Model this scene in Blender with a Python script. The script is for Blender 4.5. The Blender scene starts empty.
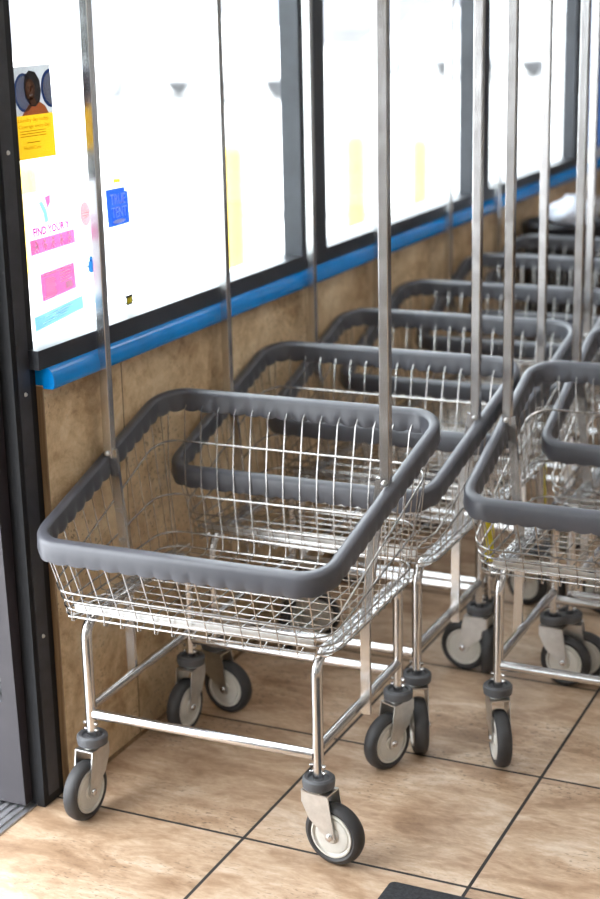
import bpy, math, random
from mathutils import Vector, Matrix
random.seed(7)
C = bpy.context.scene.collection
PI = math.pi

# ------------------------------------------------------------------ mesh builder
class MB:
    def __init__(s): s.v=[]; s.f=[]; s.m=[]
    def add(s, vs, fs, mi=0):
        o=len(s.v); s.v+= [tuple(v) for v in vs]
        for f in fs: s.f.append(tuple(i+o for i in f)); s.m.append(mi)
    def box(s, a, b, mi=0):
        x0,y0,z0=a; x1,y1,z1=b
        s.add([(x0,y0,z0),(x1,y0,z0),(x1,y1,z0),(x0,y1,z0),(x0,y0,z1),(x1,y0,z1),(x1,y1,z1),(x0,y1,z1)],
              [(0,3,2,1),(4,5,6,7),(0,1,5,4),(1,2,6,5),(2,3,7,6),(3,0,4,7)],mi)
    def sweep(s, pts, r, n=8, closed=False, mi=0, cap=True, sq=None, phase=0):
        """tube along a polyline; r number or list; sq=(w,h) gives a rectangular section"""
        P=[Vector(p) for p in pts]; N=len(P)
        T=[]
        for i in range(N):
            a=P[i-1] if (i>0 or closed) else P[i]; b=P[(i+1)%N] if (i<N-1 or closed) else P[i]
            t=(b-a); T.append(t.normalized() if t.length>1e-9 else Vector((0,0,1)))
        up=Vector((0,0,1)) if abs(T[0].z)<.9 else Vector((0,1,0))
        u=T[0].cross(up).normalized()
        vs=[]
        for i in range(N):
            u=(u-T[i]*u.dot(T[i])).normalized(); w=T[i].cross(u)
            ri=r[i] if isinstance(r,(list,tuple)) else r
            if sq:
                for (cx,cy) in ((-1,-1),(1,-1),(1,1),(-1,1)): vs.append(P[i]+u*cx*sq[0]/2+w*cy*sq[1]/2)
            else:
                for k in range(n):
                    a=2*PI*(k+phase)/n; vs.append(P[i]+u*math.cos(a)*ri+w*math.sin(a)*ri)
        if sq: n=4
        fs=[]
        for i in range(N if closed else N-1):
            j=(i+1)%N
            for k in range(n):
                l=(k+1)%n; fs.append((i*n+k,i*n+l,j*n+l,j*n+k))
        if not closed and cap:
            fs.append(tuple(range(n-1,-1,-1))); fs.append(tuple((N-1)*n+k for k in range(n)))
        s.add(vs,fs,mi)
    def lathe(s, prof, n=32, axis='z', c=(0,0,0), mi=0, close=False):
        vs=[];fs=[]; m=len(prof)
        for k in range(n):
            a=2*PI*k/n; ca,sa=math.cos(a),math.sin(a)
            for r,h in prof:
                if axis=='z': p=(r*ca,r*sa,h)
                elif axis=='y': p=(r*ca,h,r*sa)
                else: p=(h,r*ca,r*sa)
                vs.append((p[0]+c[0],p[1]+c[1],p[2]+c[2]))
        for k in range(n):
            l=(k+1)%n
            for i in range(m if close else m-1):
                j=(i+1)%m
                fs.append((k*m+i,l*m+i,l*m+j,k*m+j))
        s.add(vs,fs,mi)
    def prism(s, poly, h0, h1, axis='y', mi=0):
        n=len(poly)
        def P(a,b,h): return (a,h,b) if axis=='y' else ((h,a,b) if axis=='x' else (a,b,h))
        vs=[P(a,b,h0) for a,b in poly]+[P(a,b,h1) for a,b in poly]
        fs=[tuple(range(n)),tuple(range(2*n-1,n-1,-1))]+[(i,(i+1)%n,(i+1)%n+n,i+n) for i in range(n)]
        s.add(vs,fs,mi)
    def sphere(s,c,r,n=8,mi=0,sc=(1,1,1)):
        vs=[];fs=[];m=n//2+1
        for i in range(m):
            th=PI*i/(m-1)
            for k in range(n):
                a=2*PI*k/n; vs.append((c[0]+sc[0]*r*math.sin(th)*math.cos(a),c[1]+sc[1]*r*math.sin(th)*math.sin(a),c[2]+sc[2]*r*math.cos(th)))
        for i in range(m-1):
            for k in range(n): fs.append((i*n+k,i*n+(k+1)%n,(i+1)*n+(k+1)%n,(i+1)*n+k))
        s.add(vs,fs,mi)
    def build(s, name, mats, parent=None, smooth=True, bevel=0, ang=35, loc=None):
        me=bpy.data.meshes.new(name); me.from_pydata(s.v,[],s.f)
        if not isinstance(mats,(list,tuple)): mats=[mats]
        for m in mats: me.materials.append(m)
        for p,mi in zip(me.polygons,s.m): p.material_index=mi
        import bmesh
        bm=bmesh.new(); bm.from_mesh(me)
        bmesh.ops.recalc_face_normals(bm,faces=bm.faces)
        for f in bm.faces: f.smooth=smooth
        for e in bm.edges:
            if len(e.link_faces)==2 and e.calc_face_angle(0)>math.radians(ang): e.smooth=False
        bm.to_mesh(me); bm.free(); me.update()
        o=bpy.data.objects.new(name,me); C.objects.link(o)
        if parent: o.parent=parent
        if loc: o.location=loc
        if bevel:
            b=o.modifiers.new('bevel','BEVEL'); b.width=bevel; b.segments=2; b.limit_method='ANGLE'
        return o

def tag(o,label=None,cat=None,group=None,kind=None):
    if label: o['label']=label
    if cat: o['category']=cat
    if group: o['group']=group
    if kind: o['kind']=kind
    return o
def empty(name,loc=(0,0,0),rz=0):
    o=bpy.data.objects.new(name,None); C.objects.link(o); o.location=loc; o.rotation_euler=(0,0,rz); o.empty_display_size=.1
    return o
def copy_tree(o,parent=None):
    c=o.copy(); C.objects.link(c); c.parent=parent
    for ch in [x for x in C.objects if x.parent==o]: copy_tree(ch,c)
    return c

# ------------------------------------------------------------------ materials
def mat(name,col=(.5,.5,.5),rough=.5,metal=0,spec=.5,**k):
    m=bpy.data.materials.new(name); m.use_nodes=True
    b=m.node_tree.nodes['Principled BSDF']
    b.inputs['Base Color'].default_value=(*col,1); b.inputs['Roughness'].default_value=rough
    b.inputs['Metallic'].default_value=metal; b.inputs['Specular IOR Level'].default_value=spec
    if 'emit' in k:
        b.inputs['Emission Color'].default_value=(*k['emit'],1); b.inputs['Emission Strength'].default_value=k['es']
    return m
class NT:
    def __init__(s,m): s.m=m; s.t=m.node_tree; s.b=s.t.nodes['Principled BSDF']
    def n(s,typ,**k):
        o=s.t.nodes.new(typ)
        for a,b in k.items():
            if a.startswith('i_'):
                o.inputs[a[2:].replace('_',' ')].default_value=b
            else: setattr(o,a,b)
        return o
    def l(s,a,b): s.t.links.new(a,b)
    def noise(s,vec,scale,detail=4,rough=.55,dist=0):
        n=s.n('ShaderNodeTexNoise'); n.inputs['Scale'].default_value=scale; n.inputs['Detail'].default_value=detail
        n.inputs['Roughness'].default_value=rough; n.inputs['Distortion'].default_value=dist; s.l(vec,n.inputs['Vector']); return n
    def ramp(s,fac,stops):
        r=s.n('ShaderNodeValToRGB'); e=r.color_ramp.elements
        while len(e)<len(stops): e.new(.5)
        for x,(p,c) in zip(e,stops): x.position=p; x.color=(*c,1) if len(c)==3 else c
        s.l(fac,r.inputs['Fac']); return r
    def mix(s,f,a,b,mode='MIX'):
        m=s.n('ShaderNodeMix',data_type='RGBA',blend_type=mode)
        for v,i in ((f,0),(a,6),(b,7)):
            if hasattr(v,'is_linked'): s.l(v,m.inputs[i])
            else: m.inputs[i].default_value=v if i==0 else (*v,1)
        return m.outputs[2]
    def math(s,op,a,b=None,c=None):
        m=s.n('ShaderNodeMath',operation=op)
        for v,i in ((a,0),(b,1),(c,2)):
            if v is None: continue
            if hasattr(v,'is_linked'): s.l(v,m.inputs[i])
            else: m.inputs[i].default_value=v
        return m.outputs[0]

def stone(name,S,ox,oy,ax,gw,cols,pit,rough,grout,horiz=True,bump=.25,streak=(1,2.6,1)):
    """travertine tile: S tile size; ax = the two coordinates the tiles run along"""
    m=mat(name,rough=rough); t=NT(m)
    g=t.n('ShaderNodeNewGeometry'); sp=t.n('ShaderNodeSeparateXYZ'); t.l(g.outputs['Position'],sp.inputs[0])
    U=t.math('DIVIDE',t.math('SUBTRACT',sp.outputs[ax[0]],ox),S); V=t.math('DIVIDE',t.math('SUBTRACT',sp.outputs[ax[1]],oy),S)
    fu,fv=t.math('FLOOR',U),t.math('FLOOR',V)
    if not horiz: fv=t.math('MULTIPLY',fv,0)
    cb=t.n('ShaderNodeCombineXYZ'); t.l(fu,cb.inputs[0]); t.l(fv,cb.inputs[1])
    wn=t.n('ShaderNodeTexWhiteNoise',noise_dimensions='3D'); t.l(cb.outputs[0],wn.inputs['Vector'])
    off=t.n('ShaderNodeVectorMath',operation='SCALE'); t.l(wn.outputs['Color'],off.inputs[0]); off.inputs['Scale'].default_value=9
    ad=t.n('ShaderNodeVectorMath',operation='ADD'); t.l(g.outputs['Position'],ad.inputs[0]); t.l(off.outputs[0],ad.inputs[1])
    mp=t.n('ShaderNodeMapping'); mp.inputs['Scale'].default_value=streak; t.l(ad.outputs[0],mp.inputs['Vector'])
    v=mp.outputs[0]
    n1=t.noise(v,4.2,6,.62,.9); n2=t.noise(v,22,6,.72,.5); n3=t.noise(v,60,3,.6)
    f=t.math('ADD',t.math('MULTIPLY',n1.outputs[0],.62),t.math('MULTIPLY',n2.outputs[0],.38))
    r=t.ramp(f,cols)
    base=t.mix(t.math('MULTIPLY',n3.outputs[0],.35),r.outputs[0],pit,'MIX')
    # pits: small dark holes clustered in bands
    pn=t.noise(v,75,2.5,.55); pm=t.ramp(pn.outputs[0],[(.585,(0,0,0)),(.65,(1,1,1))])
    cl=t.ramp(t.noise(v,2.3,3,.5).outputs[0],[(.47,(.08,.08,.08)),(.60,(1,1,1))])
    pf=t.math('MULTIPLY',pm.outputs[0],t.math('MULTIPLY',cl.outputs[0],.75))
    base=t.mix(pf,base,tuple(c*.45 for c in pit))
    bright=t.math('ADD',t.math('MULTIPLY',wn.outputs['Value'],.16),.92)
    hs=t.n('ShaderNodeHueSaturation'); t.l(base,hs.inputs['Color']); t.l(bright,hs.inputs['Value'])
    # grout
    def edge(q): 
        fr=t.math('FRACT',q); return t.math('MINIMUM',fr,t.math('SUBTRACT',1,fr))
    e=t.math('MINIMUM',edge(U),edge(V)) if horiz else edge(U)
    gm=t.math('LESS_THAN',e,gw/2/S)
    col=t.mix(gm,hs.outputs[0],grout)
    t.l(col,t.b.inputs['Base Color'])
    rr=t.math('ADD',t.math('MULTIPLY',gm,.35),t.math('ADD',rough-.08,t.math('MULTIPLY',n2.outputs[0],.2)))
    t.l(rr,t.b.inputs['Roughness'])
    h=t.math('SUBTRACT',t.math('MULTIPLY',n2.outputs[0],.15),t.math('ADD',gm,t.math('MULTIPLY',pf,.6)))
    bp=t.n('ShaderNodeBump'); bp.inputs['Strength'].default_value=bump; bp.inputs['Distance'].default_value=.002
    t.l(h,bp.inputs['Height']); t.l(bp.outputs[0],t.b.inputs['Normal'])
    return m

def speckle(m,scale,amt,bump=.0,dist=.001):
    t=NT(m); c=t.n('ShaderNodeTexCoord'); n=t.noise(c.outputs['Object'],scale,5,.6)
    col=tuple(t.b.inputs['Base Color'].default_value)[:3]
    r=t.ramp(n.outputs[0],[(.3,tuple(x*(1-amt) for x in col)),(.7,tuple(min(1,x*(1+amt)) for x in col))])
    t.l(r.outputs[0],t.b.inputs['Base Color'])
    if bump:
        b=t.n('ShaderNodeBump'); b.inputs['Strength'].default_value=bump; b.inputs['Distance'].default_value=dist
        t.l(n.outputs[0],b.inputs['Height']); t.l(b.outputs[0],t.b.inputs['Normal'])
    return m
def rough_noise(m,scale,lo,hi):
    t=NT(m); c=t.n('ShaderNodeTexCoord'); n=t.noise(c.outputs['Object'],scale,4,.6)
    mr=t.n('ShaderNodeMapRange'); mr.inputs['To Min'].default_value=lo; mr.inputs['To Max'].default_value=hi
    t.l(n.outputs[0],mr.inputs['Value']); t.l(mr.outputs[0],t.b.inputs['Roughness']); return m

M={}
M['chrome']=rough_noise(mat('chrome plated steel',(.66,.65,.645),.15,1),25,.12,.30)
M['wire']=rough_noise(mat('chrome wire',(.44,.42,.40),.2,1),30,.14,.32)
M['zinc']=rough_noise(speckle(mat('zinc plated steel',(.62,.61,.59),.35,1),40,.12),30,.25,.5)
M['rim']=rough_noise(speckle(mat('grey plastic bumper',(.070,.071,.082),.36,0,.5),18,.12,.06),12,.28,.42)
M['cap']=speckle(mat('dark grey rubber',(.085,.088,.095),.5),30,.15)
M['tire']=speckle(mat('black rubber tire',(.035,.034,.035),.55),25,.2)
M['hub']=speckle(mat('off white hub plastic',(.60,.58,.53),.4),14,.10)
M['yellow']=speckle(mat('yellow label',(.75,.62,.02),.5),20,.06)
M['black']=speckle(mat('black anodised frame',(.006,.006,.007),.5,0,.3),30,.25)
M['frame']=speckle(mat('dark grey frame',(.028,.031,.038),.40),9,.28)
M['leaf']=speckle(mat('door leaf paint',(.028,.023,.027),.45),9,.2)
M['frame2']=speckle(mat('dark grey stop strip',(.030,.030,.036),.45),25,.3)
M['blue']=speckle(mat('blue glazed ledge',(.0,.23,.66),.16,0,.6),8,.14,.04)
M['endcap']=None
M['mat_rubber']=speckle(mat('black rubber mat',(.02,.021,.024),.8),160,.6,.8,.003)
M['alu']=speckle(mat('aluminium threshold',(.62,.62,.64),.38,1),30,.15)
M['ceil']=speckle(mat('ceiling paint',(.55,.54,.53),.8),4,.04)
M['wallp']=speckle(mat('painted wall',(.42,.40,.38),.7),3,.08)
M['wallp2']=speckle(mat('beige painted wall',(.42,.41,.40),.7),3,.08)
M['floor']=stone('floor travertine tile',.4572,-1.2811,2.4319,(0,1),.0068,
    [(.33,(.27,.16,.09)),(.44,(.44,.29,.18)),(.53,(.60,.435,.295)),(.66,(.79,.66,.52))],(.25,.155,.095),.36,(.022,.019,.018),streak=(1,2.4,1))
M['wall']=stone('wall travertine tile',.4572,0,2.836,(1,2),.0035,
    [(.35,(.30,.18,.085)),(.45,(.54,.375,.21)),(.53,(.70,.52,.31)),(.64,(.82,.67,.46))],(.20,.125,.065),.45,(.10,.07,.045),horiz=False,streak=(1,1.3,1.6))
def wood(name,a,b,sc=(20,20,1.5)):
    m=mat(name,rough=.5); t=NT(m); c=t.n('ShaderNodeTexCoord'); mp=t.n('ShaderNodeMapping'); mp.inputs['Scale'].default_value=sc
    t.l(c.outputs['Object'],mp.inputs['Vector']); n=t.noise(mp.outputs[0],3,6,.65,.8)
    r=t.ramp(n.outputs[0],[(.3,a),(.7,b)]); t.l(r.outputs[0],t.b.inputs['Base Color']); return m
M['endcap']=wood('wall end strip',(.13,.075,.035),(.30,.19,.10))
M['wood']=wood('brown wood',(.08,.04,.02),(.17,.09,.045),(2,20,20))
M['counter']=speckle(mat('light grey counter top',(.50,.50,.50),.35),60,.08)
M['bluewall']=speckle(mat('light blue panel',(.40,.58,.86),.45),3,.12)
M['bagwhite']=speckle(mat('white laundry bag cloth',(.62,.66,.76),.6),10,.05,.5,.01)
M['binblack']=speckle(mat('black plastic bin',(.012,.012,.015),.4),20,.3)
M['asphalt']=speckle(mat('sun bleached concrete lot',(.62,.61,.60),.9),3,.06,.0)
M['curb']=speckle(mat('curb concrete',(.30,.30,.31),.9),10,.1)
M['bollard']=speckle(mat('yellow bollard sleeve',(.85,.60,.10),.45),10,.05)
M['car']=mat('white car paint',(.75,.75,.77),.25); rough_noise(M['car'],5,.2,.3)
M['cargls']=speckle(mat('car glass',(.40,.41,.44),.15),5,.1)  # glass paled: the glare outside is put into its colour
M['cartire']=speckle(mat('glare paled tire',(.24,.24,.25),.8),5,.1)  # black tires painted pale to stand for outdoor glare
M['bldg']=speckle(mat('stucco',(.19,.185,.20),.9),2,.08)
M['bldgdark']=speckle(mat('shop window',(.22,.23,.27),.5),2,.15)
M['light']=mat('fill light diffuser',(.9,.9,.9),.5,emit=(1,.98,.95),es=3.4)  # glow of the added, unseen ceiling panels
M['cond']=mat('grey fill light housing',(.6,.6,.6),.5)
# thin window glass: clear straight through, with a fresnel reflection
def glass():
    m=bpy.data.materials.new('window glass'); m.use_nodes=True; t=m.node_tree
    for n in list(t.nodes): t.nodes.remove(n)
    o=t.nodes.new('ShaderNodeOutputMaterial'); mx=t.nodes.new('ShaderNodeMixShader'); tr=t.nodes.new('ShaderNodeBsdfTransparent')
    gl=t.nodes.new('ShaderNodeBsdfGlossy'); gl.inputs['Roughness'].default_value=.03; tr.inputs[0].default_value=(.96,.98,.98,1)
    fr=t.nodes.new('ShaderNodeLayerWeight'); p5=t.nodes.new('ShaderNodeMath'); p5.operation='POWER'; p5.inputs[1].default_value=4.5
    ma=t.nodes.new('ShaderNodeMath'); ma.operation='MULTIPLY_ADD'; ma.inputs[1].default_value=.9; ma.inputs[2].default_value=.04
    t.links.new(fr.outputs['Facing'],p5.inputs[0]); t.links.new(p5.outputs[0],ma.inputs[0]); t.links.new(ma.outputs[0],mx.inputs[0]); t.links.new(tr.outputs[0],mx.inputs[1]); t.links.new(gl.outputs[0],mx.inputs[2]); t.links.new(mx.outputs[0],o.inputs[0])
    return m
M['glass']=glass()
def paper(name,col,tr=.5,noise=.04):
    """poster ink on paper: reflects and lets daylight through"""
    m=bpy.data.materials.new(name); m.use_nodes=True; t=m.node_tree
    b=t.nodes['Principled BSDF']; b.inputs['Base Color'].default_value=(*col,1); b.inputs['Roughness'].default_value=.6
    q=NT(m); c=q.n('ShaderNodeTexCoord'); n=q.noise(c.outputs['Object'],12,3)
    r=q.ramp(n.outputs[0],[(.3,tuple(x*(1-noise) for x in col)),(.7,tuple(min(1,x*(1+noise)) for x in col))])
    t.links.new(r.outputs[0],b.inputs['Base Color'])
    tl=t.nodes.new('ShaderNodeBsdfTranslucent'); t.links.new(r.outputs[0],tl.inputs[0])
    mx=t.nodes.new('ShaderNodeMixShader'); mx.inputs[0].default_value=tr
    t.links.new(b.outputs[0],mx.inputs[1]); t.links.new(tl.outputs[0],mx.inputs[2]); t.links.new(mx.outputs[0],t.nodes['Material Output'].inputs[0])
    return m

M['film']=paper('frosted blue window film',(.10,.17,.29),.8)
# ------------------------------------------------------------------ the cart
def rounded(corners,n=8):
    """corners [(x,y,r)...] counter-clockwise -> rounded closed outline"""
    out=[];N=len(corners)
    for i in range(N):
        p=Vector(corners[i][:2]); a=Vector(corners[i-1][:2]); b=Vector(corners[(i+1)%N][:2]); r=corners[i][2]
        d1=(a-p).normalized(); d2=(b-p).normalized(); ang=d1.angle(d2); d=r/math.tan(ang/2)
        p1=p+d1*d; p2=p+d2*d; c=p+(d1+d2).normalized()*(r/math.sin(ang/2))
        a1=math.atan2(*(p1-c).yx); a2=math.atan2(*(p2-c).yx)
        while a2<a1-1e-6: a2+=2*PI
        for k in range(n+1):
            t=a1+(a2-a1)*k/n; out.append((c.x+r*math.cos(t),c.y+r*math.sin(t)))
    return out
def resample(pts,step):
    L=[0];N=len(pts)
    for i in range(N): L.append(L[-1]+(Vector(pts[(i+1)%N])-Vector(pts[i])).length)
    tot=L[-1]; n=int(round(tot/step)); out=[];j=0
    for k in range(n):
        s=tot*k/n
        while L[j+1]<s: j+=1
        q=(s-L[j])/max(1e-9,L[j+1]-L[j]); out.append(Vector(pts[j]).lerp(Vector(pts[(j+1)%N]),q))
    return out,tot
YF,YB,ZF,ZB,WF,WB=-.290,.2734,.5965,.754,.2950,.3200
rimz=lambda y: ZF+(ZB-ZF)*(y-YF)/(YB-YF)
rimx=lambda y: WF+(WB-WF)*(y-YF)/(YB-YF)
BF,BB,BX,BZ=-.237,.197,.286,.428       # basket foot
GP=.0366                               # wire pitch

def build_rim(parent):
    o=rounded([(-WF,YF,.055),(WF,YF,.055),(WB,YB,.062),(-WB,YB,.062)],10)
    pts,tot=resample(o,GP/8)
    # section (across, up): across>0 is outward
    sec=[(-.0100,-.0375),(-.0120,-.030),(-.0112,-.020),(-.0108,-.006),(-.0090,-.0012),(-.004,.0005),(.004,.0005),(.0095,-.0012),(.0122,-.006),(.0125,-.020),(.0125,-.030),(.0100,-.0375)]
    m=len(sec);N=len(pts);vs=[];fs=[]
    for i in range(N):
        t=(pts[(i+1)%N]-pts[i-1]).normalized(); nrm=Vector((t.y,-t.x))
        ph=(i%8)/8.; sc=abs(math.sin(PI*ph))          # rounded lobes between wires
        for k,(a,b) in enumerate(sec):
            if k in(0,1,m-2,m-1):
                low=1 if k in(0,m-1) else .3
                b=b-.0030*sc**.6*low; a=a+(.0012*sc if a>0 else -.0036*sc)
            p=pts[i]+nrm*a; vs.append((p.x,p.y,rimz(p.y)+b))
    for i in range(N):
        j=(i+1)%N
        for k in range(m):
            l=(k+1)%m; fs.append((i*m+k,i*m+l,j*m+l,j*m+k))
    b=MB(); b.add(vs,fs); return b.build('rim_bumper',M['rim'],parent,ang=60)

GATE=[(.714,.249),(.665,.233),(.610,.215),(.56,.205),(.50,.200),(.425,.197)]
def gate_y(z):
    for (z1,y1),(z0,y0) in zip(GATE,GATE[1:]):
        if z>=z0: return y0+(y1-y0)*min(1,(z-z0)/(z1-z0))
    return GATE[-1][1]
def build_basket(parent):
    b=MB(); rw=.00125
    def ring(zf,zb,r):
        def half(y):
            z=zf+(zb-zf)*(y-BF)/(BB-BF); fr=(z-BZ)/(rimz(y)-.02-BZ); return BX+fr*(rimx(y)-BX),fr
        ff=half(BF)[1]; yf=BF+ff*(YF-BF); yb=gate_y(zb)
        o=rounded([(-half(yf)[0],yf,.045),(half(yf)[0],yf,.045),(half(yb)[0],yb,.05),(-half(yb)[0],yb,.05)],6)
        b.sweep([(x,y,zf+(zb-zf)*(y-BF)/(BB-BF)) for x,y in o],r,8,closed=True)
    ring(.487,.643,.0021); ring(.462,.540,.0021); ring(.441,.458,.0021); ring(.424,.426,.0022)
    rcor=.045
    for i in range(-7,8):
        x=i*GP; inset=max(0,abs(x)-(BX-rcor)); dy=rcor-math.sqrt(max(0,rcor**2-inset**2)) if inset>0 else 0
        xt=x*1.03
        pts=[(xt,YF+dy*.6,rimz(YF)-.02),(x,BF+dy-.001,BZ+.008),(x,BF+dy-.001,BZ-.012),(x,BF+dy+.008,BZ-.016),(x,BF+dy+.016,BZ-.009),(x,BF+dy+.03,BZ-.005),
             (x,BB-dy-.02,BZ-.005),(x,BB-dy-.004,BZ+.004),(x*1.01,BB-dy,BZ+.02)]+[(x*(1.01+.07*(z-.448)/.28)-.020*(z-.448)/.28,yy-dy*.8,z) for z,yy in reversed(GATE[:-1])]+[(x*1.085-.021,YB-dy*.7,rimz(YB)-.02)]
        b.sweep(pts,rw,6)
    y=BF+.022
    ys=[]
    while y<.245: ys.append(y); y+=.0345
    for y in ys:
        inset=max(0,(BF+rcor)-y, min(rcor,y-(BB-rcor))); dx=rcor-math.sqrt(max(0,rcor**2-inset**2)) if inset>0 else 0
        if y>BB-.01: dx=.012*(y-BB+.01)/.05
        yt=YF+(YB-.02-YF)*((y-BF)/(.245-BF)); X=BX-dx
        if y>BB+.006:
            for q_ in (-1,1): b.sweep([(q_*(rimx(yt)-dx*.6),yt,rimz(yt)-.02),(q_*(BX-(yt-BB)*.45),BB-.004,BZ)],rw,6)
            continue
        s=[(-rimx(yt)+dx*.6,yt,rimz(yt)-.02),(-X-.001,y,BZ+.01),(-X,y,BZ-.008),(-X+.012,y,BZ-.010),(-X+.03,y,BZ-.002)]
        b.sweep(s+[(-p[0],p[1],p[2]) for p in reversed(s)],rw,6)
    return b.build('wire_basket',M['wire'],parent)

def arc_leg(x):
    """one bent tube: up the front stem, back along under the basket, down the rear stem"""
    y,zt,r=.209,.408,.04; pts=[(x,-y,.150)]; rad=[]
    for k in range(9):
        a=PI-PI/2*k/8; pts.append((x,-y+r+r*math.cos(a),zt-r+r*math.sin(a)))
    for k in range(9):
        a=PI/2-PI/2*k/8; pts.append((x,y-r+r*math.cos(a),zt-r+r*math.sin(a)))
    pts.append((x,y,.150)); return pts

def make_caster(parent,x,y,ang):
    """fork, wheel and bumper of one swivel caster; its origin is on the swivel axis at floor level"""
    f=MB(); tr=.034; R=.0605; w=.0195
    # side plates (teardrop), plate thickness 2.5 mm
    def plate():
        p=[(-.026,.143),(.031,.143),(.036,.115)]
        p+= [(tr+.0115*math.cos(a),R+.0115*math.sin(a)) for a in [math.radians(t) for t in (35,0,-35,-70,-105,-140)]]
        p+= [(tr-.0125,R+.002),(-.010,.088),(-.026,.120)]
        return p
    for s in (-1,1):
        f.prism(plate(),s*w-.00125,s*w+.00125,'y')
    f.box((-.026,-w-.00125,.1405),(.031,w+.00125,.1435))
    f.box((-.0275,-w,.118),(-.025,w,.1435))
    f.lathe([(0,.139),(.019,.139),(.021,.1435),(.021,.148),(0,.148)],20)
    o=f.build('caster',M['zinc'],parent,ang=30); o.location=(x,y,0); o.rotation_euler=(0,0,ang)
    c=MB(); c.lathe([(.0,.1455),(.024,.1455),(.0300,.149),(.0312,.160),(.0306,.1655),(.0270,.1690),(.0215,.1680),(.0195,.163),(.0105,.163)],28)
    c.build('rubber_collar',M['cap'],o)
    t=MB(); T=.0155
    t.lathe([(.0435,-T+.003),(.0500,-T-.0003),(.0550,-T+.0015),(.0588,-T+.005),(.0605,-.004),(.0608,0),(.0605,.004),(.0588,T-.005),(.0550,T-.0015),(.0500,T+.0003),(.0435,T-.003)],44,'y',(tr,0,R),close=True)
    t.build('tire',M['tire'],o)
    h=MB(); 
    side=[(.0445,.0120),(.0435,.0155),(.0400,.0158),(.0390,.0125),(.0360,.0110),(.0345,.0135),(.028,.0148),(.016,.0130),(.0135,.0165),(0,.0165)]
    for s in (-1,1): h.lathe([(r,s*q) for r,q in side],36,'y',(tr,0,R))
    h.build('hub',M['hub'],o)
    a=MB()
    hd=[(0,.0255),(.0034,.0255),(.0066,.024),(.0074,.021),(.0074,.0205),(.003,.0205)]
    a.lathe([(r,-h) for r,h in hd]+list(reversed(hd)),14,'y',(tr,0,R))
    a.build('axle_bolt',M['chrome'],o)
    return o

def make_cart():
    root=empty('laundry_cart')
    build_rim(root); build_basket(root)
    for s in (-1,1):
        b=MB(); b.sweep(arc_leg(s*.244),.0105,14); b.build('leg_frame',M['chrome'],root)
        # lower side rail, flattened at mid length where the rack post is bolted on
        b=MB(); P=[];R=[]
        for k in range(13):
            y=-.200+.400*k/12; P.append((s*.244,y,.226)); R.append(.0102 if abs(y)>.02 else .0085)
        b.sweep(P,R,12); b.build('side_rail',M['chrome'],root)
        # flat steel strip under the basket edge
        b=MB(); b.box((s*.262-.011,-.222,.4155),(s*.262+.011,.240,.4185)); b.build('basket_strip',M['chrome'],root)
    for y,z in ((-.209,.211),(.209,.206)):
        b=MB(); b.sweep([(-.236,y,z),(.236,y,z)],.0102,14); b.build('cross_rail',M['chrome'],root)
    b=MB(); b.box((-.250,-.2335,.4345),(.250,-.2315,.4495)); b.build('front_strip',M['zinc'],root)
    # rack posts: square tube above the rim, flat bar inside the basket and down to the side rail
    for s in (-1,1):
        b=MB(); b.sweep([(s*.2985,.006,.672),(s*.2985,.006,1.80)],0,sq=(.019,.019)); p=b.build('rack_post',M['chrome'],root,bevel=.0015)
        q=MB(); q.sphere((s*.2985,-.0055,.683),.0055,8); q.build('bolt',M['zinc'],p)
        q=MB(); q.sphere((s*.2985-s*.011,.006,.683),.0055,8); q.build('bolt',M['zinc'],p)
        b=MB(); b.sweep([(s*.2900,.004,.690),(s*.2860,.002,.655),(s*.2625,-.008,.428),(s*.2615,-.012,.400),(s*.2615,-.013,.212)],0,sq=(.019,.009))
        p=b.build('post_strap',M['zinc'] if 0 else M['chrome'],root)
        q=MB(); q.sphere((s*.2665,-.013,.228),.0045,8); q.build('bolt',M['zinc'],p)
    b=MB(); b.sweep([(-.308,.006,1.809),(.308,.006,1.809)],0,sq=(.019,.019)); b.build('hanging_bar',M['chrome'],root,bevel=.0015)
    for sx in (-1,1):
        for sy in (-1,1):
            for dz in (.178,.191):
                b=MB(); hd=[(0,.0170),(.0024,.0162),(.0036,.0140),(.0030,.0115),(.0015,.0105)]
                b.lathe([(r,-h) for r,h in hd]+[(r,h) for r,h in reversed(hd)],10,'x',(sx*.244,sy*.209-.003,dz))
                b.build('cross_bolt',M['chrome'],root)
            make_caster(root,sx*.244,sy*.209,0)
    return root
def angles(root,A):   # trail directions in degrees: front-left, rear-left, front-right, rear-right
    cs=sorted([c for c in C.objects if c.parent==root and c.name.startswith('caster')],key=lambda c:(c.location.x>0,c.location.y>0))
    for c,a in zip(cs,A): c.rotation_euler=(0,0,math.radians(a)-root.rotation_euler.z)

cart=make_cart()
CX,CY,CA=-1.3627,2.63,.0144
carts=[ # x, y, rot, caster angles, label
 (0,0,CA,(-93,-92,-8,-112),'empty chrome laundry cart nearest the camera, whole grey rim in view beside the open door','left'),
 (.0031,.5140,.0027,(-8,-80,-62,176),'second laundry cart along the window wall, front rim seen through the nearest basket','left'),
 (.0125,.9677,.004,(20,200,-72,160),'third laundry cart in the row along the window wall, yellow strip on its front leg','left'),
 (.0022,1.4318,.006,(120,60,-30,190),'fourth laundry cart in the row along the window wall, second one with a yellow strip','left'),
 (.021,1.9575,.0,(50,160,10,-100),'blurred laundry cart fifth along the window wall, second from the white bag','left'),
 (.037,2.3846,-.004,(0,-60,90,30),'farthest blurred laundry cart of the wall row, right in front of the black bin','left'),
 (.6691,.5221,.0037,(-61,-6,-80,10),'front laundry cart of the right row, cut off by the right picture edge','right'),
 (.6961,.9721,.0087,(8,150,-30,70),'laundry cart nested behind the front one of the right row, rim inside its basket','right'),
 (.7300,1.4300,.0087,(30,170,-60,100),'rearmost laundry cart of the right row, mostly beyond the right picture edge','right'),
]
proto=None
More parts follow.
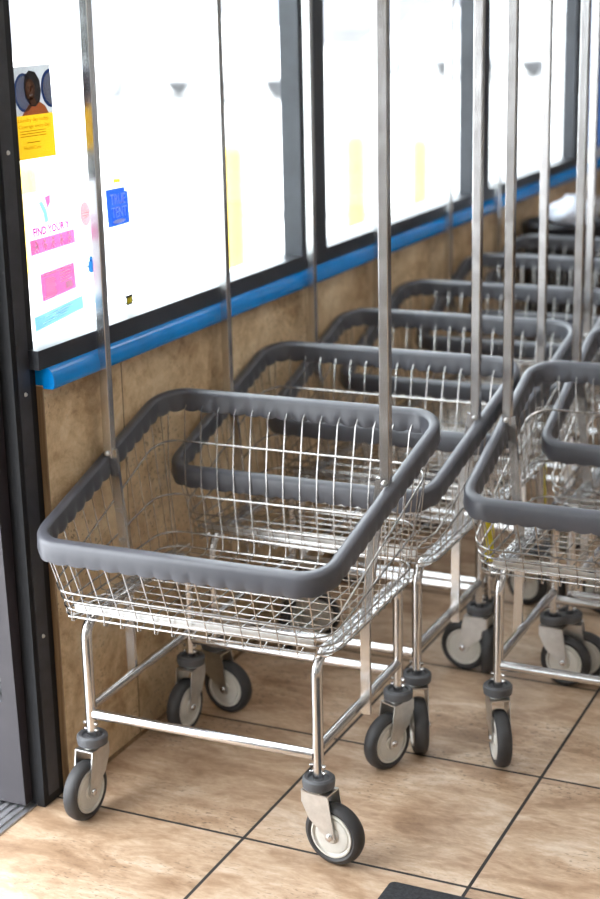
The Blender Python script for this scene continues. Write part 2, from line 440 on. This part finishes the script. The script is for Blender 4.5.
for i,(dx,dy,a,ang,lab,side) in enumerate(carts):
    if i: r=copy_tree(cart)
    else: r=cart
    r.location=(CX+dx,CY+dy,0); r.rotation_euler=(0,0,a)
    tag(r,lab,'laundry cart','wire laundry carts parked in nested rows')
    r['_a']=i
for i,r in enumerate([o for o in C.objects if o.parent is None and '_a' in o.keys()]):
    k=r['_a']; angles(r,carts[k][3]); del r['_a']
    if k in (2,3):
        b=MB(); b.lathe([(.0112,.270),(.0112,.392)],14,'z',(.244,-.209,0)); y=b.build('yellow_strip',M['yellow'],r); y['label']='yellow tape strip on front leg'

# ------------------------------------------------------------------ the setting
WX=-1.693
def struct(name,b,m,**k):
    o=b.build(name,m,smooth=False,**k); o['kind']='structure'; return o
b=MB(); b.box((-1.726,-4,-.1),(4.2,9.5,0)); struct('floor',b,M['floor'])
b=MB(); b.box((-1.9,-4,3.0),(4.2,9.5,3.1)); struct('ceiling',b,M['ceil'])
b=MB(); b.box((4.2,-4,0),(4.3,9.5,3)); struct('wall_right',b,M['wallp'])
b=MB(); b.box((-1.74,9.5,0),(4.3,9.6,3)); struct('wall_back',b,M['wallp'])
b=MB(); b.box((-1.74,-4.1,0),(4.3,-4,3)); struct('wall_front',b,M['wallp'])
# low wall below the windows
b=MB(); b.box((-1.80,2.457,0),(WX,9.5,.858)); struct('wall_left',b,M['wall'])
b=MB(); b.box((-1.80,2.4545,0),(WX+.0015,2.4568,.856)); struct('trim_1',b,M['endcap'])
b=MB(); b.box((WX,2.46,0),(WX+.004,9.5,.007)); struct('baseboard_left',b,M['endcap'])
# header above the windows and door
b=MB(); b.box((-1.80,-4,2.55),(WX,9.5,3)); struct('wall_left',b,M['wallp'])
# blue ledge, bullnose profile
def ledge():
    b=MB(); prof=[(-1.80,.852),(-1.671,.852),(-1.6675,.8555),(-1.6665,.862),(-1.667,.874),(-1.670,.883),(-1.674,.889),(-1.680,.893),(-1.80,.893)]
    n=len(prof); y0,y1=2.458,9.5
    vs=[(x,y0,z) for x,z in prof]+[(x,y1,z) for x,z in prof]
    b.add(vs,[tuple(range(n)),tuple(range(2*n-1,n-1,-1))]+[(i,(i+1)%n,(i+1)%n+n,i+n) for i in range(n)])
    o=b.build('trim_2',M['blue'],smooth=True,ang=40); o['kind']='structure'; return o
ledge()
# window frames : sill rail, mullions, glass
ym=[(2.40,2.42),(3.62,3.775),(4.95,5.115),(6.16,6.34),(7.4,7.56)]
for i in range(3):
    y0,y1=ym[i][1],ym[i+1][0]
    b=MB(); b.box((-1.736,y0-.01,.925),(-1.730,y1+.01,2.56)); w=struct('window_%d'%(i+1),b,M['glass'])
b=MB(); b.box((-1.742,2.435,.893),(-1.683,6.34,.930)); struct('trim_3',b,M['frame'])
b=MB(); b.box((-1.84,2.41,.86),(-1.742,6.34,.905)); struct('trim_12',b,M['counter'])
for i,(a,c) in enumerate(ym[:4]):
    b=MB()
    if i==0: continue
    else:
        g0=a+.032; g1=a+.062
        b.box((-1.733,a,.930),(-1.683,g0,2.55)); b.box((-1.733,g0,.930),(-1.712,g1,2.55)); b.box((-1.733,g1,.930),(-1.683,c,2.55))
    struct('trim_%d'%(4+i),b,M['black'] if i==0 else M['frame'])
b=MB(); b.box((-1.736,6.34,.925),(-1.730,9.5,2.55)); struct('window_5',b,M['film'])
b=MB(); b.box((-1.78,6.34,.893),(-1.69,9.5,.925)); struct('trim_13',b,M['ceil'])
# door jamb beside the low wall; the whole door frame leans a little
def lean(o,a=.004): o.location=(0,2.4575,0); o.rotation_euler=(a,0,0)
b=MB(); b.box((-1.80,-.073,-.02),(-1.7055,-.001,2.65)); jb=struct('trim_8',b,M['black']); lean(jb)
b=MB(); b.box((-1.7055,-.060,.02),(-1.7030,-.022,2.60)); o=b.build('door_stop_strip',M['frame2'],jb,smooth=False)
for z in (.36,.85,1.3):
    b=MB(); b.lathe([(0,.0035),(.003,.003),(.0045,0)],10,'x',(-1.7030,-.040,z)); b.build('screw',M['zinc'],o)
# door leaf swung open outwards, glass in a dark frame
d=MB(); d.box((-2.68,-.097,.012),(-1.735,-.050,.235)); d.box((-2.68,-.097,2.35),(-1.735,-.050,2.45))
d.box((-1.768,-.097,.235),(-1.735,-.050,2.35)); d.box((-2.68,-.097,.235),(-2.63,-.050,2.35))
dr=struct('door_1',d,M['leaf']); lean(dr,.022)
g=MB(); g.box((-2.63,-.078,.235),(-1.768,-.072,2.35)); g.build('door_glass',M['glass'],dr,smooth=False)
h=MB(); h.sweep([(-2.6,-.122,1.3),(-2.6,-.122,.8)],.012,10); h.sweep([(-2.6,-.122,1.25),(-2.6,-.097,1.25)],.009,8); h.sweep([(-2.6,-.122,.85),(-2.6,-.097,.85)],.009,8)
h.build('door_handle',M['alu'],dr)
# other jamb, then solid wall and one more window towards the camera
b=MB(); b.box((-1.80,1.36,0),(-1.70,1.44,2.55)); struct('trim_9',b,M['black'])
b=MB(); b.box((-1.80,.20,0),(-1.70,1.36,2.55)); b.box((-1.80,-4,0),(-1.70,.20,.86)); struct('wall_left',b,M['wallp2'])
b=MB(); b.box((-1.79,-4,.86),(-1.70,.20,.93)); b.box((-1.79,-1.9,.93),(-1.70,-1.8,2.55)); struct('trim_10',b,M['frame'])
b=MB(); b.box((-1.752,-4,.93),(-1.746,.20,2.55)); struct('window_4',b,M['glass'])
# ribbed threshold in the doorway
b=MB(); b.box((-2.02,1.44,-.06),(-1.724,2.44,.004))
for k in range(15):
    x=-2.005+k*.0185; b.box((x,1.44,.004),(x+.010,2.44,.0075))
o=b.build('trim_11',M['alu'],smooth=False,bevel=.0008); o['kind']='structure'
# floor mat near the bottom edge
b=MB(); b.prism(rounded([(-.958,1.35,.02),(-.02,1.35,.02),(-.02,2.388,.02),(-.958,2.388,.012)],5),0,.008,'z')
o=b.build('floor_mat',M['mat_rubber'],smooth=False,bevel=.002)
tag(o,'black rubber floor mat, only its corner showing at the bottom edge','floor mat')

# ------------------------------------------------------------------ things at the far end
# bin with bag
b=MB(); b.lathe([(0,.0),(.105,.0),(.115,.02),(.138,.72),(.146,.74),(.148,.775),(.138,.785),(.128,.77),(.105,.05),(0,.04)],36)
o=b.build('waste_bin',M['binblack'],loc=(-1.525,5.47,0)); tag(o,'black round plastic bin standing behind the farthest cart, by the tiled wall','bin')
random.seed(3)
b=MB(); n=28;m=15;vs=[];fs=[]
for i in range(m):
    th=PI*i/(m-1)
    for k in range(n):
        a=2*PI*k/n; r=1+.07*math.sin(5*a+2*th)+.05*math.sin(9*a-3*th)+.05*math.sin(7*th+2*a)
        vs.append((.085*r*math.sin(th)*math.cos(a),.10*r*math.sin(th)*math.sin(a),.052*r*math.cos(th)+(.01 if th<.3 else 0)))
for i in range(m-1):
    for k in range(n): fs.append((i*n+k,i*n+(k+1)%n,(i+1)*n+(k+1)%n,(i+1)*n+k))
b.add(vs,fs); o=b.build('laundry_bag',M['bagwhite'],loc=(-1.488,5.43,.812),ang=80); tag(o,'white cloth laundry bag slumped on top of the black bin','bag')
# folding table
t=empty('folding_table',(-.81,6.62,0)); tag(t,'light grey topped table with brown wooden sides at the far right end','table')
b=MB(); b.box((-.84,-.42,.71),(1.6,.42,.755)); b.build('table_top',M['counter'],t,smooth=False,bevel=.006)
for x in (-.80,1.54):
    b=MB(); b.box((x,-.36,0),(x+.035,.36,.71)); b.build('side_panel',M['wood'],t,smooth=False,bevel=.002)
b=MB(); b.box((-.765,.30,.05),(1.54,.32,.71)); b.build('back_panel',M['wood'],t,smooth=False)
b=MB(); b.box((-.765,-.34,.26),(1.54,.30,.285)); b.build('shelf',M['wood'],t,smooth=False)

# ceiling lights (out of view, added for interior fill and highlights)
k=0
for x in (-.3,2.2):
    for y in (-2.2,.6,3.4,6.4):
        t=empty('ceiling_fill_light',(x,y,2.94)); 
        b=MB(); b.box((-.32,-.62,0.02),(.32,.62,.06)); b.build('housing',M['cond'],t,smooth=False)
        b=MB(); b.box((-.29,-.59,-.004),(.29,.59,.02)); b.build('diffuser',M['light'],t,smooth=False)
        tag(t,'unseen rectangular white panel added on the ceiling for fill light','ceiling light','added ceiling fill lights'); k+=1

# ------------------------------------------------------------------ posters on the glass
GXI=-1.7285
def ink(name,col):
    """printing ink: tints the light that comes through the paper, a little light reflects off it"""
    m=bpy.data.materials.new(name); m.use_nodes=True; t=m.node_tree; b=t.nodes['Principled BSDF']
    q=NT(m); c=q.n('ShaderNodeTexCoord'); n=q.noise(c.outputs['Object'],14,3)
    r=q.ramp(n.outputs[0],[(.3,tuple(x*.96 for x in col)),(.7,tuple(min(1,x*1.04) for x in col))])
    t.links.new(r.outputs[0],b.inputs['Base Color']); b.inputs['Roughness'].default_value=.5
    tr=t.nodes.new('ShaderNodeBsdfTransparent'); sq=t.nodes.new('ShaderNodeGamma'); sq.inputs[1].default_value=.6
    t.links.new(r.outputs[0],sq.inputs[0]); t.links.new(sq.outputs[0],tr.inputs[0])
    mx=t.nodes.new('ShaderNodeMixShader'); mx.inputs[0].default_value=.25
    t.links.new(tr.outputs[0],mx.inputs[1]); t.links.new(b.outputs[0],mx.inputs[2]); t.links.new(mx.outputs[0],t.nodes['Material Output'].inputs[0])
    return m
PW=paper('white print',(.95,.95,.95),.5)
PM={k:(paper('poster '+k,c,tr) if k in ('white','card') else ink('ink '+k,c)) for k,(c,tr) in dict(card=((.92,.92,.92),.62),white=((.88,.88,.90),.7),yellow=((.93,.66,.04),.5),pink=((1,.33,.62),.75),
    cyan=((.45,.78,1),.75),blue=((.06,.20,.70),.6),navy=((.02,.05,.2),.3),grey=((.35,.34,.33),.3),lgrey=((.62,.63,.64),.35),dark=((.05,.045,.045),.2),skin=((.30,.13,.07),.25),skinl=((.50,.26,.16),.25),
    shirt=((.50,.16,.06),.3),brown=((.30,.16,.02),.2),palepink=((1,.55,.58),.75),bug=((.05,.30,.60),.3),pinktext=((.40,.0,.14),.5),textgrey=((.40,.42,.46),.5),teeth=((.8,.78,.75),.3)).items()}
def quad_poster(name,P,mk,label,cat='poster',group=None):
    """P corners (y,z) tl,tr,br,bl ; paper lies on the inside of the glass"""
    b=MB(); b.prism([P[3],P[2],P[1],P[0]],GXI,GXI+.0005,'x'); o=b.build(name,PM[mk],smooth=False)
    tag(o,label,cat,group); return o
class Layer:
    """draws ink shapes on a poster in its own u,v (0..1, v up)"""
    def __init__(s,P,o): s.P=[Vector(p) for p in P]; s.o=o; s.d=0
    def pt(s,u,v):
        tl,tr,br,bl=s.P; a=bl.lerp(br,u); c=tl.lerp(tr,u); return a.lerp(c,v)
    def poly(s,name,pts,mk,lift=1):
        q=[tuple(s.pt(*p)) for p in pts]; b=MB(); x=GXI+.0005+.0003*lift
        b.prism(q,GXI+.0005,x,'x'); return b.build(name,PM[mk],s.o,smooth=False)
    def many(s,name,polys,mk,lift=1):
        b=MB(); x=GXI+.0005+.0003*lift
        for pts in polys: b.prism([tuple(s.pt(*p)) for p in pts],GXI+.0005,x,'x')
        return b.build(name,PW if mk=='white' else PM[mk],s.o,smooth=False)
    def rect(s,u0,v0,u1,v1): return [(u0,v0),(u1,v0),(u1,v1),(u0,v1)]
    def ell(s,cu,cv,ru,rv,n=20,a0=0,a1=2*PI): return [(cu+ru*math.cos(a0+(a1-a0)*k/n),cv+rv*math.sin(a0+(a1-a0)*k/n)) for k in range(n if abs(a1-a0-2*PI)<1e-6 else n+1)]
    def text(s,name,txt,u,v,w,h,mk,lift=2):
        """text fitted in the box with lower left (u,v), width w, height h in uv"""
        cu=bpy.data.curves.new(name,'FONT'); cu.body=txt; cu.resolution_u=2; cu.offset=.034 if mk=='pinktext' else 0; tmp=bpy.data.objects.new(name,cu); C.objects.link(tmp)
        dg=bpy.context.evaluated_depsgraph_get(); me=bpy.data.meshes.new_from_object(tmp.evaluated_get(dg)); bpy.data.objects.remove(tmp); bpy.data.curves.remove(cu)
        xs=[q.co.x for q in me.vertices]; ys=[q.co.y for q in me.vertices]
        x0,x1,y0,y1=min(xs),max(xs),min(ys),max(ys)
        for q in me.vertices:
            p=s.pt(u+w*(q.co.x-x0)/(x1-x0), v+h*(q.co.y-y0)/(y1-y0)); q.co=(GXI+.0005+.0003*lift+.0002,p[0],p[1])
        me.materials.append(PW if mk=='white' else PM[mk]); ob=bpy.data.objects.new(name,me); C.objects.link(ob); ob.parent=s.o; return ob
# 1 yellow poster with a photograph
P=[(2.470,1.447),(2.600,1.448),(2.605,1.277),(2.474,1.278)]
o=quad_poster('poster',P,'card','yellow poster with a photo of a smiling person, taped high on the glass'); L=Layer(P,o)
L.poly('photo_print',L.rect(0,.475,1,1),'lgrey'); L.poly('yellow_band',L.rect(0,0,1,.475),'yellow')
for q in (L.ell(.30,.72,.24,.21),L.ell(.999,.74,.26,.21,14,PI/2,PI*1.5)): L.poly('washer_door',q,'navy',2)
for q in (L.ell(.30,.72,.20,.18),L.ell(.999,.74,.21,.175,14,PI/2,PI*1.5)): L.poly('washer_glass',q,'lgrey',3)
L.many('shirt_print',[[(.22,.475),(.88,.475),(.80,.56),(.66,.61),(.52,.60),(.38,.58)]],'shirt',4)
L.many('hair_print',[[(.33,.66),(.30,.78),(.35,.90),(.46,.95),(.60,.93),(.70,.84),(.72,.72),(.68,.62),(.56,.56),(.44,.57)]],'dark',5)
L.many('face_print',[L.ell(.45,.75,.115,.115),[(.42,.66),(.55,.66),(.58,.58),(.44,.58)]],'skin',6)
L.many('cheek_print',[L.ell(.42,.77,.06,.06),L.ell(.47,.74,.04,.045)],'skinl',7)
L.many('smile_print',[L.ell(.45,.695,.05,.018,12,PI,2*PI)],'teeth',8)
L.many('eyes_print',[L.ell(.40,.775,.018,.01),L.ell(.50,.775,.018,.01)],'dark',8)
L.text('headline','Laundry day today.',.10,.395,.78,.05,'brown'); L.text('headline','Coverage every day.',.10,.325,.80,.05,'brown')
L.many('small_print',[L.rect(.14,.245+.028*k,.78,.252+.028*k) for k in range(3)]+[L.rect(.28,.175,.62,.184)],'brown')
L.text('logo','HealthCare',.20,.105,.42,.04,'brown')
# 2 large white poster with pink panels
P=[(2.492,1.206),(2.668,1.206),(2.686,.957),(2.500,.944)]
P=[(2.485,1.216),(2.662,1.212),(2.682,.962),(2.498,.944)]
o=quad_poster('poster',P,'white','large white and pink poster low on the glass reading FIND YOUR Y'); L=Layer(P,o)
L.many('logo',[[(.28,.92),(.34,.93),(.41,.86),(.43,.78),(.36,.77),(.35,.84)]],'cyan'); L.many('logo',[[(.40,.955),(.50,.965),(.49,.91),(.43,.87)]],'pink')
L.text('headline','FIND YOUR Y',.12,.690,.70,.062,'pinktext')
L.poly('pink_band',L.rect(.05,.565,.90,.67),'pink')
for k in range(5):
    u=.15+.16*k
    ic= [L.ell(u+.01,.645,.018,.013,8), [(u-.02,.625),(u+.03,.628),(u+.02,.60),(u-.01,.60)], [(u-.015,.60),(u+.0,.60),(u-.02,.578),(u-.035,.578)], [(u+.01,.60),(u+.022,.60),(u+.045,.58),(u+.03,.578)], [(u+.02,.625),(u+.055,.612),(u+.053,.606),(u+.02,.616)]]
    L.many('sport_icon',ic,'white',2)
L.many('body_text',[L.rect(.14,.535-.022*k,.80-(.1 if k==3 else 0),.54-.022*k) for k in range(5)],'textgrey')
L.poly('pink_box',L.rect(.18,.215,.83,.415),'pink')
L.many('list_text',[L.rect(.22,.395,.78,.403)]+[L.rect(.26,.365-.014*k,.42+.02*(k%3),.371-.014*k) for k in range(9)]+[L.rect(.54,.37-.022*k,.74+.03*(k%2),.378-.022*k) for k in range(4)]+[L.rect(.22,.24-.012*k,.45,.246-.012*k) for k in range(2)],'white',2)
L.many('list_panel',[L.rect(.64,.24,.76,.29)],'white',2)
L.text('caption','YMCA OF YOUR TOWN',.28,.165,.50,.02,'textgrey')
L.poly('blue_band',L.rect(.0,.03,.93,.13),'cyan')
L.many('band_text',[L.rect(.2,.098,.72,.106),L.rect(.34,.078,.6,.086),L.rect(.14,.06,.62,.066)],'white',2)
# 3 white flyer behind the post with pink disc and blue beetle
P=[(2.672,1.225),(2.757,1.222),(2.775,.975),(2.690,.968)]
o=quad_poster('poster',P,'white','narrow white flyer with a pale red disc and a blue beetle, beside the pink poster'); L=Layer(P,o)
L.poly('red_disc',L.ell(.22,.72,.22,.095),'palepink')
L.many('disc_text',[L.rect(.08,.735,.36,.742),L.rect(.1,.715,.34,.722),L.rect(.12,.695,.32,.702)],'white',2)
bp=[L.ell(.26,.30,.13,.052),L.ell(.27,.36,.07,.022)]
for s in (-1,1):
    for q in (-.03,.0,.035): bp.append([(.26+s*.10,.30+q),(.26+s*.24,.31+q*1.8),(.26+s*.24,.316+q*1.8),(.26+s*.10,.31+q)])
L.many('beetle_print',bp,'bug')
# 4 white flyer with a blue square print
P=[(2.775,1.222),(2.868,1.216),(2.878,.985),(2.790,.975)]
o=quad_poster('poster',P,'white','white flyer right of the nearest left post, blue square printed at its top'); L=Layer(P,o)
L.poly('blue_square',[(-.02,.50+.06),(.90,.56),(.90,.84),(.78,.845),(.78,.88),(-.02,.87)],'blue')
L.many('glow_print',[L.ell(.46,.595,.26,.018)],'white',2)
L.text('headline','TRUE',.14,.740,.64,.090,'white',3); L.text('headline','TENT',.16,.630,.64,.090,'white',3)
L.many('yellow_mark',[L.rect(.35,.925,.62,.955)],'yellow')
L.many('small_print',[L.rect(.1,.50-.05*k,.7,.503-.05*k) for k in range(7)],'textgrey')
# sticker
P=[(2.828,.965),(2.868,.965),(2.868,.938),(2.828,.938)]
b=MB(); b.prism([(2.836,.942),(2.860,.942),(2.861,.963),(2.835,.963)],GXI,GXI+.0006,'x'); o=b.build('sticker',M['black'],smooth=False)
tag(o,'tiny black and yellow sticker at the lower edge of the glass','sticker'); L=Layer([(2.836,.963),(2.860,.963),(2.860,.942),(2.836,.942)],o)
for q in (L.rect(.15,.2,.42,.75),L.rect(.54,.2,.85,.75)):
    k=L.poly('yellow_mark',q,'yellow',3); k.data.materials[0]=M['yellow']
L.many('arms',[[(-.35,.05),(.05,.3),(.05,.45),(-.4,.2)],[(.95,.3),(1.5,.15),(1.5,.3),(.95,.45)],[(-.3,.9),(.1,.7),(.1,.85),(-.25,1.1)],[(.95,.8),(1.25,1.05),(1.15,1.1),(.9,.95)]],'dark',1)

# ------------------------------------------------------------------ outside
b=MB(); b.box((-90,-40,-.25),(-1.92,140,-.15)); struct('ground_outside',b,M['asphalt'])
b=MB(); b.box((-3.2,-4,-.15),(-1.90,20,-.03)); struct('sidewalk',b,M['asphalt'])
import math as _m
f_,pi_,ya_,ro_,H_=1588.3675,.2773,.4393,-.0218,1.5588
def bollard(x,y,r,h,lab):
    b=MB(); b.lathe([(r*1.0,0),(r,h-.05),(r*.85,h-.02),(r*.5,h),(0,h+.004)],24); o=b.build('bollard',M['bollard'],loc=(x,y,-.15)); tag(o,lab,'bollard','bollards outside')
bollard(-4.789,9.253,.076,.80,'blurred yellow bollard outside, seen through the window above the nearest cart')
bollard(-4.666,11.014,.083,.72,'blurred yellow bollard outside, just left of the right-hand nearest cart post')
bollard(-4.588,12.159,.073,.60,'blurred yellow bollard outside, just right of the nearest cart post, farthest one')
bollard(-5.941,8.598,.085,.72,'blurred pale yellow bollard outside, behind the white and pink poster')
b=MB(); b.box((-6,-.05,-.15),(3,.05,-.11)); o=b.build('curb_stop',M['curb'],smooth=False); o.location=(-5.7,11.57,0); o.rotation_euler=(0,0,.30); o.name='curb'
tag(o,'long low grey kerb crossing the bright parking lot outside','kerb')
def car(x,y,rz,lab,paint,s=1):
    t=empty('parked_car',(x,y,-.15),rz); tag(t,lab,'car','cars parked outside')
    prof=[(-2.2,.35),(-2.15,.75),(-1.9,.88),(-1.1,.95),(-.5,1.38),(.9,1.42),(1.7,1.0),(2.15,.92),(2.2,.4)]
    b=MB(); b.prism(prof,-.88,.88,'y'); b.build('body',paint,t,smooth=False,bevel=.06)
    b=MB(); 
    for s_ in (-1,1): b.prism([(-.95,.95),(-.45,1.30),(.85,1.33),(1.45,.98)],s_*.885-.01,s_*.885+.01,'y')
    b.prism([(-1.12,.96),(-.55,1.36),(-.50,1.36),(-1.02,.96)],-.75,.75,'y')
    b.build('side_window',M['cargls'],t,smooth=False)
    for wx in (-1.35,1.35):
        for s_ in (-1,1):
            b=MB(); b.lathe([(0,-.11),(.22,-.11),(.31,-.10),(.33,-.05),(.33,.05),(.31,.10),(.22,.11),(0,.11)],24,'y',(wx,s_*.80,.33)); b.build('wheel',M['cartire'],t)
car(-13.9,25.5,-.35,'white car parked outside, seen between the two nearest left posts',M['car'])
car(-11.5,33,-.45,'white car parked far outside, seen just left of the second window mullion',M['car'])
# far buildings
for nm,(x,y,w,h,rz,lab) in dict(a=(-33,52,14,3.4,.45,'pale low building far across the parking lot, at the top of the windows')).items():
    t=empty('building',(x,y,-.15),rz); tag(t,lab,'building')
    b=MB(); b.box((-w,-3,0),(w,3,h)); b.build('wall',M['bldg'],t,smooth=False)
    b=MB(); b.box((-w-.4,-3.4,h),(w+.4,3.4,h+.3)); b.build('roof',M['bldgdark'],t,smooth=False)
    for k in range(7):
        xx=-w+1+k*(2*w-2)/7; b=MB(); b.box((xx,-3.05,.6),(xx+2.2,-2.98,2.5)); b.build('window',M['bldgdark'],t,smooth=False)

# ------------------------------------------------------------------ light
w=bpy.data.worlds.new('World'); bpy.context.scene.world=w; w.use_nodes=True
bg=w.node_tree.nodes['Background']; bg.inputs[0].default_value=(.90,.95,1,1); bg.inputs[1].default_value=6.5
s=bpy.data.lights.new('sun','SUN'); s.energy=2.5; s.angle=.05; s.color=(1,.96,.9); so=bpy.data.objects.new('sun',s); C.objects.link(so)
so.rotation_euler=(math.radians(38),0,math.radians(75))   # behind the storefront's roof side: lights the lot, not the room

# ------------------------------------------------------------------ camera
cam=bpy.data.cameras.new('camera'); co=bpy.data.objects.new('camera',cam); C.objects.link(co)
fw=Vector((-math.sin(ya_)*math.cos(pi_),math.cos(ya_)*math.cos(pi_),-math.sin(pi_))); rt=Vector((math.cos(ya_),math.sin(ya_),0)); up=rt.cross(fw)
r=rt*math.cos(ro_)+up*math.sin(ro_); u=-rt*math.sin(ro_)+up*math.cos(ro_)
R=Matrix((r,u,-fw)).transposed().to_4x4(); R.translation=Vector((0,0,H_)); co.matrix_world=R
cam.sensor_fit='VERTICAL'; cam.sensor_height=36; cam.sensor_width=24; cam.lens=f_*36/899
cam.clip_start=.05; cam.clip_end=500
cam.dof.use_dof=True; cam.dof.focus_distance=2.95; cam.dof.aperture_fstop=2.8
sc=bpy.context.scene; sc.camera=co
sc.view_settings.view_transform='Standard'; sc.view_settings.look='None'; sc.view_settings.gamma=1; sc.view_settings.use_curve_mapping=False
sc.view_settings.exposure=0.52
